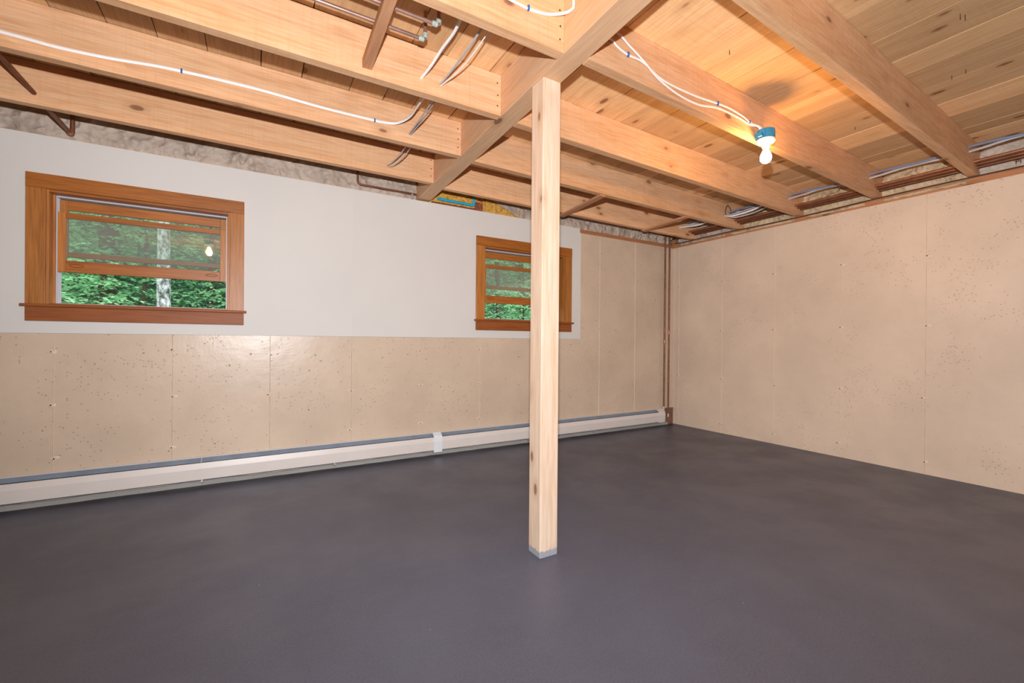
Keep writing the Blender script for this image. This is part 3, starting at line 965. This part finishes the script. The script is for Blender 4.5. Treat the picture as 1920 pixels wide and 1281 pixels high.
cable('black wire loop standing up against the joist near the corner', [(-0.30, RY(1, -0.3) - 0.006, 2.47), (-0.315, RY(1, -.3) - 0.012, 2.53), (-0.285, RY(1, -.3) - 0.015, 2.585), (-0.25, RY(1, -.3) - 0.02, 2.56), (-0.21, RY(1, -.2) - 0.02, 2.50), (-0.17, RY(1, -.2) - 0.01, 2.46)],
      M_cable_k, 0.0045, 0.0045, None, 6)
for i in range(2):
    y1, y0 = RY(0, -0.2) - 0.001, RY(1, -0.2) + 0.056
    cable(('white cable across the last bay before the corner', 'grey cable across the last bay before the corner')[i],
          [(-0.30 + 0.05 * i, y1, 2.475 + 0.02 * i), (-0.28 + 0.05 * i, (y0 + y1) / 2, 2.455 + 0.03 * i), (-0.25 + 0.05 * i, y0, 2.50)], (M_cable, M_cable_g)[i], 0.007, 0.005, (0, 0, 1), 6)

# ------------------------------------------------------------------ insulation in the rim
def crumple(name, label, p0, du, dv, nrm, nu, nv, amp, mat, bulge=0.03, seed=0.0, freq=9.0, shape=None, group=None, cat='insulation'):
    """crinkled paper-faced batt: a folded sheet with a body behind it"""
    p0, du, dv, nrm = Vector(p0), Vector(du), Vector(dv), Vector(nrm)
    V, Fc = [], []
    for j in range(nv + 1):
        for i in range(nu + 1):
            a, b = i / nu, j / nv
            p = p0 + du * a + dv * b
            q = Vector((p.x * freq + p.y * freq, p.z * freq * 1.3, seed))
            h = noise.noise(q) * 0.6 + (1 - abs(noise.noise(q * 1.9 + Vector((3.1, 0, 0))))) ** 3 * 0.9 + noise.noise(q * 4.2) * 0.25
            e = min(1.0, 6 * b, 6 * (1 - b) + 0.2)
            bl = bulge * math.sin(math.pi * min(1, max(0, b * 0.8 + 0.2)))
            V.append(tuple(p + nrm * (amp * h * e + bl)))
    for j in range(nv):
        for i in range(nu):
            k = j * (nu + 1) + i
            Fc.append((k, k + 1, k + nu + 2, k + nu + 1))
    n0 = len(V)
    for c in (p0, p0 + du, p0 + du + dv, p0 + dv):
        V.append(tuple(c - nrm * 0.05))
    b = [list(range(0, nu + 1)), [j * (nu + 1) + nu for j in range(nv + 1)], list(range(nv * (nu + 1), (nv + 1) * (nu + 1))), [j * (nu + 1) for j in range(nv + 1)]]
    Fc += [tuple(b[0]) + (n0 + 1, n0), tuple(b[1]) + (n0 + 2, n0 + 1), tuple(b[2][::-1]) + (n0 + 3, n0 + 2)[::1], tuple(b[3][::-1]) + (n0, n0 + 3), (n0, n0 + 1, n0 + 2, n0 + 3)]
    o = mesh_obj(name, V, Fc, mat, None, True)
    if label: tag(o, label, cat, group)
    return o


gl, gr = gx(0) - 0.004, gx(0) + GW + 0.004
crumple('insulation_batt', 'pale crinkled paper insulation above the left window wall', (XL + 0.02, 0.055, ZT - 0.008), (gl - XL - 0.022, 0, 0), (0, 0, ZS - ZT + 0.005), (0, -1, 0), 420, 16, 0.020, M_kraft, 0.022, 1.3)
crumple('insulation_batt', 'pale paper insulation flap right of the exposed yellow fibreglass', (-2.36, 0.050, ZT - 0.008), (2.36 - 0.62, 0, 0), (0, 0, ZS - ZT + 0.005), (0, -1, 0), 170, 16, 0.020, M_kraft, 0.020, 4.1)
crumple('insulation_batt', 'torn foil-like insulation piece right above the corner risers', (-0.615, 0.040, ZT - 0.006), (0.60, 0, 0), (0, 0, ZS - ZT + 0.003), (0, -1, 0), 70, 16, 0.030, M_kraft, 0.018, 7.7, 14)
# bare fibreglass with its triangular torn edge
o = crumple('fibreglass_wool', 'exposed yellow fibreglass wool behind the blue conduit', (gr + 0.004, 0.058, ZT - 0.006), (-2.364 - gr - 0.006, 0, 0), (0, 0, ZS - ZT + 0.003), (0, -1, 0), 120, 22, 0.020, M_fibre, 0.020, 9.2, 22)
m = MB()
crumple_r = crumple('rust_stain_wool', None, (-2.895, 0.040, ZT - 0.004), (0.085, 0, 0), (0, 0, 0.14), (0, -1, 0), 14, 14, 0.012, M_fibre_r, 0.016, 2.2, 30)
crumple_r.parent = o; crumple_r.location = WL[crumple_r.name] - WL[o.name]
c2 = crumple('rust_stain_wool', None, (gr + 0.02, 0.038, ZT - 0.004), (0.50, 0, 0), (0, 0, 0.034), (0, -1, 0), 50, 6, 0.012, M_fibre_r, 0.014, 5.2, 30)
c2.parent = o; c2.location = WL[c2.name] - WL[o.name]
# paper flap folded diagonally over the wool
m = MB().hexa([(-2.70, 0.012, 2.492), (-2.40, 0.012, 2.368), (-2.40, 0.016, 2.368), (-2.70, 0.016, 2.492), (-2.70, 0.012, 2.60), (-2.355, 0.012, 2.60), (-2.355, 0.016, 2.60), (-2.70, 0.016, 2.60)])
o = m.build('paper_flap', M_kraft); tag(o, 'torn slanted paper edge over yellow fibreglass beside the post', 'insulation')
# blue conduit
o = MB().tube(elbow((-3.29, 0.008, 2.412), (-2.912, 0.006, 2.406), (-2.912, 0.006, 2.598), 0.022), 0.0125, seg=12).build('conduit_elbow', M_conduit, None, True)
tag(o, 'bright blue plastic conduit bent into an L above the wallboard', 'conduit')
for i in range(6):
    xk = -3.24 + i * 0.055
    MB().tube([(xk, 0.008, 2.4115 - 0.0006 * i), (xk + 0.006, 0.008, 2.411 - 0.0006 * i)], 0.0142, seg=12).build('conduit_ring', M_conduit, o, True)

# right wall batts, one per bay
ys = [RY(k, 0.06) for k in range(5)]
bays = [(-0.005, ys[0] + 0.056, 'crinkled insulation in the corner bay of the right wall'),
        (ys[0] - 0.002, ys[1] + 0.056, 'insulation in the second bay from the corner on the right wall'),
        (ys[1] - 0.002, ys[2] + 0.056, 'insulation behind the loose cable bundle on the right wall'),
        (ys[2] - 0.002, ys[3] + 0.056, 'insulation in the bay beyond the lit bulb on the right wall'),
        (ys[3] - 0.002, ys[4] + 0.056, 'yellowed insulation between the two nearest joists on the right wall'),
        (ys[4] - 0.002, -3.40, 'crinkled insulation with printed letters at the right edge')]
for i, (ya_, yb_, lb) in enumerate(bays):
    o = crumple('insulation_batt', lb, (0.070, yb_, ZJ - 0.002), (0, ya_ - yb_, 0), (0, 0, ZS - ZJ - 0.004), (-1, 0, 0), 66, 18, 0.022, (M_kraft, M_kraft, M_kraft_d, M_kraft_d, M_kraft_d, M_kraft)[i], 0.022, 11.0 + i * 1.7, 11)
    if i == 5:
        cu = bpy.data.curves.new('printed_letters', 'FONT')
        cu.body = 'PI'; cu.size = 0.045; cu.extrude = 0.0008
        tmp = bpy.data.objects.new('tmp_text', cu)
        COL.objects.link(tmp)
        dg = bpy.context.evaluated_depsgraph_get()
        me = bpy.data.meshes.new_from_object(tmp.evaluated_get(dg))
        bpy.data.objects.remove(tmp)
        me.materials.append(M_ink)
        t = bpy.data.objects.new('printed_letters', me)
        COL.objects.link(t)
        t.parent = o
        t.location = Vector((0.012, -3.010, 2.392)) - WL[o.name]
        t.rotation_euler = (math.radians(90), 0, math.radians(-90))

for i, (y0_, y1_, zb_) in enumerate(((-0.72, -0.10, 2.330), (-1.50, -0.80, 2.322), (-2.10, -1.62, 2.326), (-2.76, -2.24, 2.320))):
    crumple('paper_flap', ('torn paper strip hanging over the sill in the corner', 'torn paper strip over the sill below the loose cable bundle', 'torn paper strip over the sill beyond the bulb joist', 'torn paper strip over the sill between the two nearest joists')[i],
            (0.056, y0_, zb_), (0, y1_ - y0_, 0), (0, 0, ZJ - zb_ - 0.002), (-1, 0, 0), 40, 6, 0.008, (M_kraft, M_kraft_d, M_kraft_d, M_kraft_d)[i], 0.056, 31.0 + i, 16)

# ------------------------------------------------------------------ baseboard heater
H0, H1, HE = XL + 0.02, -0.335, -0.222
HT = empty('baseboard_heater', ((H0 + HE) / 2, -0.03, 0.0), 'long low off-white baseboard heater under both windows', 'heater')
bp = [(-0.001, 0.034), (-0.001, 0.212), (-0.016, 0.212), (-0.016, 0.209), (-0.004, 0.209), (-0.004, 0.034)]
MB().extrude_x(bp, H0, HE).build('back_panel', M_heat, HT)
MB().tube([(H0 + 0.05, -0.036, 0.10), (HE - 0.03, -0.036, 0.10)], 0.012, seg=10).build('heating_tube', M_copper_d, HT, True)
MB().box(H0 + 0.3, HE - 0.12, -0.055, -0.010, 0.072, 0.130).build('heating_fins', M_black, HT)
segs = [(H0, -5.10), (-5.098, -3.335), (-3.26, H1 + 0.004)]
for a, b in segs:
    dp = [(-0.016, 0.203), (-0.020, 0.203), (-0.058, 0.184), (-0.058, 0.181), (-0.054, 0.182), (-0.018, 0.200)]
    MB().extrude_x(dp, a + 0.001, b - 0.001).build('damper_blade', M_damper, HT)
for a, b in ((H0, -3.336), (-3.259, H1 + 0.004)):
    cp = [(-0.058, 0.176), (-0.066, 0.176), (-0.0735, 0.136), (-0.0665, 0.056), (-0.050, 0.052), (-0.050, 0.054), (-0.064, 0.0585), (-0.0715, 0.136), (-0.0645, 0.1735), (-0.058, 0.1738)]
    MB().extrude_x(cp, a, b).build('front_cover', M_heat, HT)


def clip(name, x0, x1, low):
    cp = [(-0.002, 0.2145), (-0.024, 0.2145), (-0.064, 0.186), (-0.0685, 0.177), (-0.0755, 0.136), (-0.0685, low), (-0.020, low), (-0.020, low + 0.002), (-0.066, low + 0.002), (-0.0735, 0.136), (-0.0665, 0.1755), (-0.062, 0.184), (-0.023, 0.2125), (-0.002, 0.2125)]
    return MB().extrude_x(cp, x0, x1).build(name, M_heatw if name == 'splice_cover' else M_heat, HT)


clip('splice_cover', -3.338, -3.257, 0.034)
clip('end_cap', -0.338, HE, 0.046)
MB().extrude_x([(-0.002, 0.2125), (-0.023, 0.2125), (-0.062, 0.184), (-0.0735, 0.136), (-0.0665, 0.048), (-0.002, 0.048)], HE - 0.002, HE).build('end_plate', M_heat, HT)
for x in (-6.6, -5.1, -4.2, -2.3, -1.4):
    MB().box(x, x + 0.012, -0.060, -0.002, 0.034, 0.176).build('hanger_bracket', M_steel, HT)
o = MB().box(-0.165, -0.004, -0.012, 0.0, 0.0, 0.212).build('backing_board', M_board, bevel=0.002)
tag(o, 'small dark brown board in the corner behind the risers', 'board')

# ------------------------------------------------------------------ woods outside
GZ = 0.75
gvs, gfs = [], []
n = 30
for j in range(n + 1):
    for i in range(n + 1):
        x = -26 + 48 * i / n; y = 0.26 + 34 * j / n
        gvs.append((x, y, GZ + 0.05 * (y - 0.26) + 0.035 * max(0, y - 6) ** 2 * 0.6 + 0.25 * noise.noise(Vector((x * 0.3, y * 0.3, 2.0)))  * min(1, y / 3)))
for j in range(n):
    for i in range(n):
        k = j * (n + 1) + i
        gfs.append((k, k + 1, k + n + 2, k + n + 1))
o = mesh_obj('ground', gvs, gfs, M_ground); tag(o, kind='structure')
gz = lambda x, y: GZ + 0.05 * (y - 0.26) + 0.021 * max(0, y - 6) ** 2


def foliage(name, mat, parent, sprays, leaf, rng, twig=0.55, per=16, droop=0.25):
    """leaf sprays: every spray is a twig with leaves on both sides, mostly level"""
    Vt, N = [], 0
    for c in sprays:
        az = rng.uniform(0, 2 * math.pi)
        d = np.array([math.cos(az), math.sin(az), rng.uniform(-0.25, 0.12)]); s = np.array([-math.sin(az), math.cos(az), 0.0])
        L = twig * rng.uniform(0.6, 1.25)
        t = rng.uniform(0.05, 1.0, per)
        sd = np.where(rng.random(per) > 0.5, 1.0, -1.0)
        base = np.array(c)[None] + d[None] * (t * L)[:, None]
        base[:, 2] -= droop * L * t * t
        ang = rng.uniform(0.5, 1.2, per)
        ld_ = d[None] * np.cos(ang)[:, None] + s[None] * (sd * np.sin(ang))[:, None]
        ld_[:, 2] += rng.uniform(-0.5, 0.1, per)
        ld_ /= np.linalg.norm(ld_, axis=1)[:, None]
        nz = np.array([0, 0, 1.0])[None] + rng.normal(0, 0.35, (per, 3))
        wd = np.cross(ld_, nz); wd /= np.linalg.norm(wd, axis=1)[:, None]
        l = leaf * rng.uniform(0.7, 1.3, per)[:, None]
        p0 = base; p1 = base + ld_ * l * 0.45 + wd * l * 0.27; p2 = base + ld_ * l; p3 = base + ld_ * l * 0.45 - wd * l * 0.27
        Vt.append(np.stack([p0, p1, p2, p3], 1).reshape(-1, 3))
    V = np.concatenate(Vt)
    n = len(V) // 4
    c = (V.min(0) + V.max(0)) / 2
    me = bpy.data.meshes.new(name)
    me.vertices.add(len(V)); me.vertices.foreach_set('co', (V - c).astype(np.float32).ravel())
    me.loops.add(n * 4); me.loops.foreach_set('vertex_index', np.arange(n * 4, dtype=np.int32))
    me.polygons.add(n); me.polygons.foreach_set('loop_start', np.arange(0, n * 4, 4, dtype=np.int32))
    me.update(calc_edges=True); me.validate()
    me.materials.append(mat)
    o = bpy.data.objects.new(name, me); COL.objects.link(o)
    o.parent = parent; o.location = Vector(c) - wloc(parent); WL[o.name] = Vector(c)
    return o


def tree(name, label, x, y, h, tr, mat_l, mat_b, crown, nsp, leaf, seed, twig=0.6, lean=0.0, group=None, cat='tree'):
    rng = np.random.default_rng(seed)
    z0 = gz(x, y) - 0.08
    T = empty(name, (x, y, z0 + 0.08), label, cat, group)
    pts = [(x + lean * k * h / 6 + 0.03 * math.sin(seed + k), y + 0.03 * math.cos(seed * 2 + k), z0 + h * k / 6) for k in range(7)]
    v, f_ = [], []
    seg = 12
    for k, p in enumerate(pts):
        r = tr * (1.12 if k == 0 else 1.0 - 0.10 * k)
        for s in range(seg):
            a = 2 * math.pi * s / seg
            v.append((p[0] + r * math.cos(a), p[1] + r * math.sin(a), p[2]))
    for k in range(6):
        for s in range(seg):
            l = (s + 1) % seg
            f_.append((k * seg + s, k * seg + l, (k + 1) * seg + l, (k + 1) * seg + s))
    f_.append(tuple(range(6 * seg, 7 * seg)))
    mesh_obj('trunk', v, f_, mat_b, T, True)
    (c0, c1, rx) = crown
    sp = []
    for _ in range(nsp):
        zf = rng.random()
        z = z0 + c0 + (c1 - c0) * zf
        rr = rx * math.sqrt(rng.random()) * (1.0 - 0.3 * zf)
        a = rng.uniform(0, 2 * math.pi)
        # gather the sprays into rough layers
        z = z0 + c0 + round((z - z0 - c0) / 0.22) * 0.22 + rng.normal(0, 0.05)
        sp.append((x + rr * math.cos(a), y + rr * math.sin(a), z))
    fo = foliage('foliage', mat_l, T, sp, leaf, rng, twig)
    fo['kind'] = 'stuff'
    for k in range(5):
        a = rng.uniform(0, 2 * math.pi); zz = z0 + c0 + (c1 - c0) * (k + 0.5) / 5
        MB().tube([(x, y, zz), (x + rx * 0.4 * math.cos(a), y + rx * 0.4 * math.sin(a), zz + 0.12), (x + rx * 0.75 * math.cos(a), y + rx * 0.75 * math.sin(a), zz + 0.1)], 0.012, seg=6).build('branch', mat_b, T)
    return T


# through the left window
tree('pale_barked_tree', 'tree with pale lichened trunk seen through the left window', -5.914, 3.9, 9.0, 0.082, M_leaf_d, M_bark_p, (5.2, 7.5, 1.8), 120, 0.10, 1)
tree('dark_barked_tree', 'tree with dark trunk seen through the left window pane', -6.985, 6.1, 9.0, 0.125, M_leaf_d, M_bark, (4.8, 7.6, 2.2), 160, 0.12, 2)
tree('maple_sapling', 'light green leafy sapling close outside the left window', -7.10, 3.7, 2.6, 0.018, M_leaf_l, M_bark, (0.35, 1.30, 0.95), 300, 0.062, 3, 0.42)
tree('maple_sapling', 'light green sapling right of the pale trunk outside the left window', -4.75, 4.6, 2.4, 0.018, M_leaf_l, M_bark, (0.35, 1.40, 0.75), 160, 0.062, 4, 0.40)
tree('maple_sapling', 'taller light green sapling between the pale and dark trunks', -6.35, 5.3, 4.2, 0.03, M_leaf_l, M_bark, (0.4, 3.0, 1.2), 420, 0.068, 5, 0.5)
tree('maple_sapling', 'light green sapling left of the dark trunk outside the left window', -8.2, 5.8, 4.2, 0.03, M_leaf_l, M_bark, (0.4, 3.2, 1.2), 420, 0.068, 25, 0.5)
tree('forest_tree', 'deep green tree behind the pale trunk outside the left window', -5.6, 7.4, 7.0, 0.08, M_leaf_d, M_bark, (0.3, 6.2, 1.7), 900, 0.085, 6, 0.7)
tree('forest_tree', 'deep green tree at the left edge of the left window view', -9.2, 8.4, 7.0, 0.08, M_leaf_d, M_bark, (0.3, 6.2, 1.9), 900, 0.085, 7, 0.7)
tree('forest_tree', 'mid green tree far behind the left window', -7.6, 9.6, 8.5, 0.10, M_leaf_l, M_bark, (0.3, 7.0, 2.0), 900, 0.10, 8, 0.8)
tree('forest_tree', 'deep green tree far behind the left window, right side', -4.4, 11.0, 8.5, 0.10, M_leaf_d, M_bark, (0.3, 7.4, 2.4), 900, 0.12, 9, 0.9)
tree('forest_tree', 'deep green tree far behind the left window, left side', -11.4, 12.2, 8.5, 0.10, M_leaf_d, M_bark, (0.3, 7.4, 2.4), 900, 0.12, 10, 0.9)
tree('forest_tree', 'dark tree at the very back of the left window view', -8.0, 14.5, 11.0, 0.12, M_leaf_d, M_bark, (0.2, 9.0, 3.2), 1000, 0.17, 11, 1.2)
# through the small window behind the post
tree('maple_sapling', 'light green bush close outside the window behind the post', -0.55, 2.9, 2.2, 0.018, M_leaf_l, M_bark, (0.35, 1.25, 0.8), 240, 0.055, 12, 0.4)
tree('maple_sapling', 'deep green bush left of centre outside the window behind the post', -1.6, 5.0, 3.4, 0.02, M_leaf_d, M_bark, (0.3, 2.6, 1.1), 420, 0.07, 13, 0.5)
tree('forest_tree', 'light green tree outside the window behind the post', 0.7, 6.2, 6.0, 0.07, M_leaf_l, M_bark, (0.3, 5.2, 1.4), 800, 0.08, 14, 0.7)
tree('forest_tree', 'deep green tree outside the window behind the post', 2.9, 8.6, 7.5, 0.09, M_leaf_d, M_bark, (0.3, 6.6, 1.9), 900, 0.10, 15, 0.9)
tree('forest_tree', 'deep green tree far left outside the window behind the post', -0.6, 9.8, 8.0, 0.09, M_leaf_d, M_bark, (0.3, 7.0, 2.0), 900, 0.11, 16, 0.9)
tree('forest_tree', 'dark tree at the very back of the small window view', 2.2, 13.6, 10.5, 0.12, M_leaf_d, M_bark, (0.2, 9.0, 3.2), 1000, 0.17, 17, 1.2)
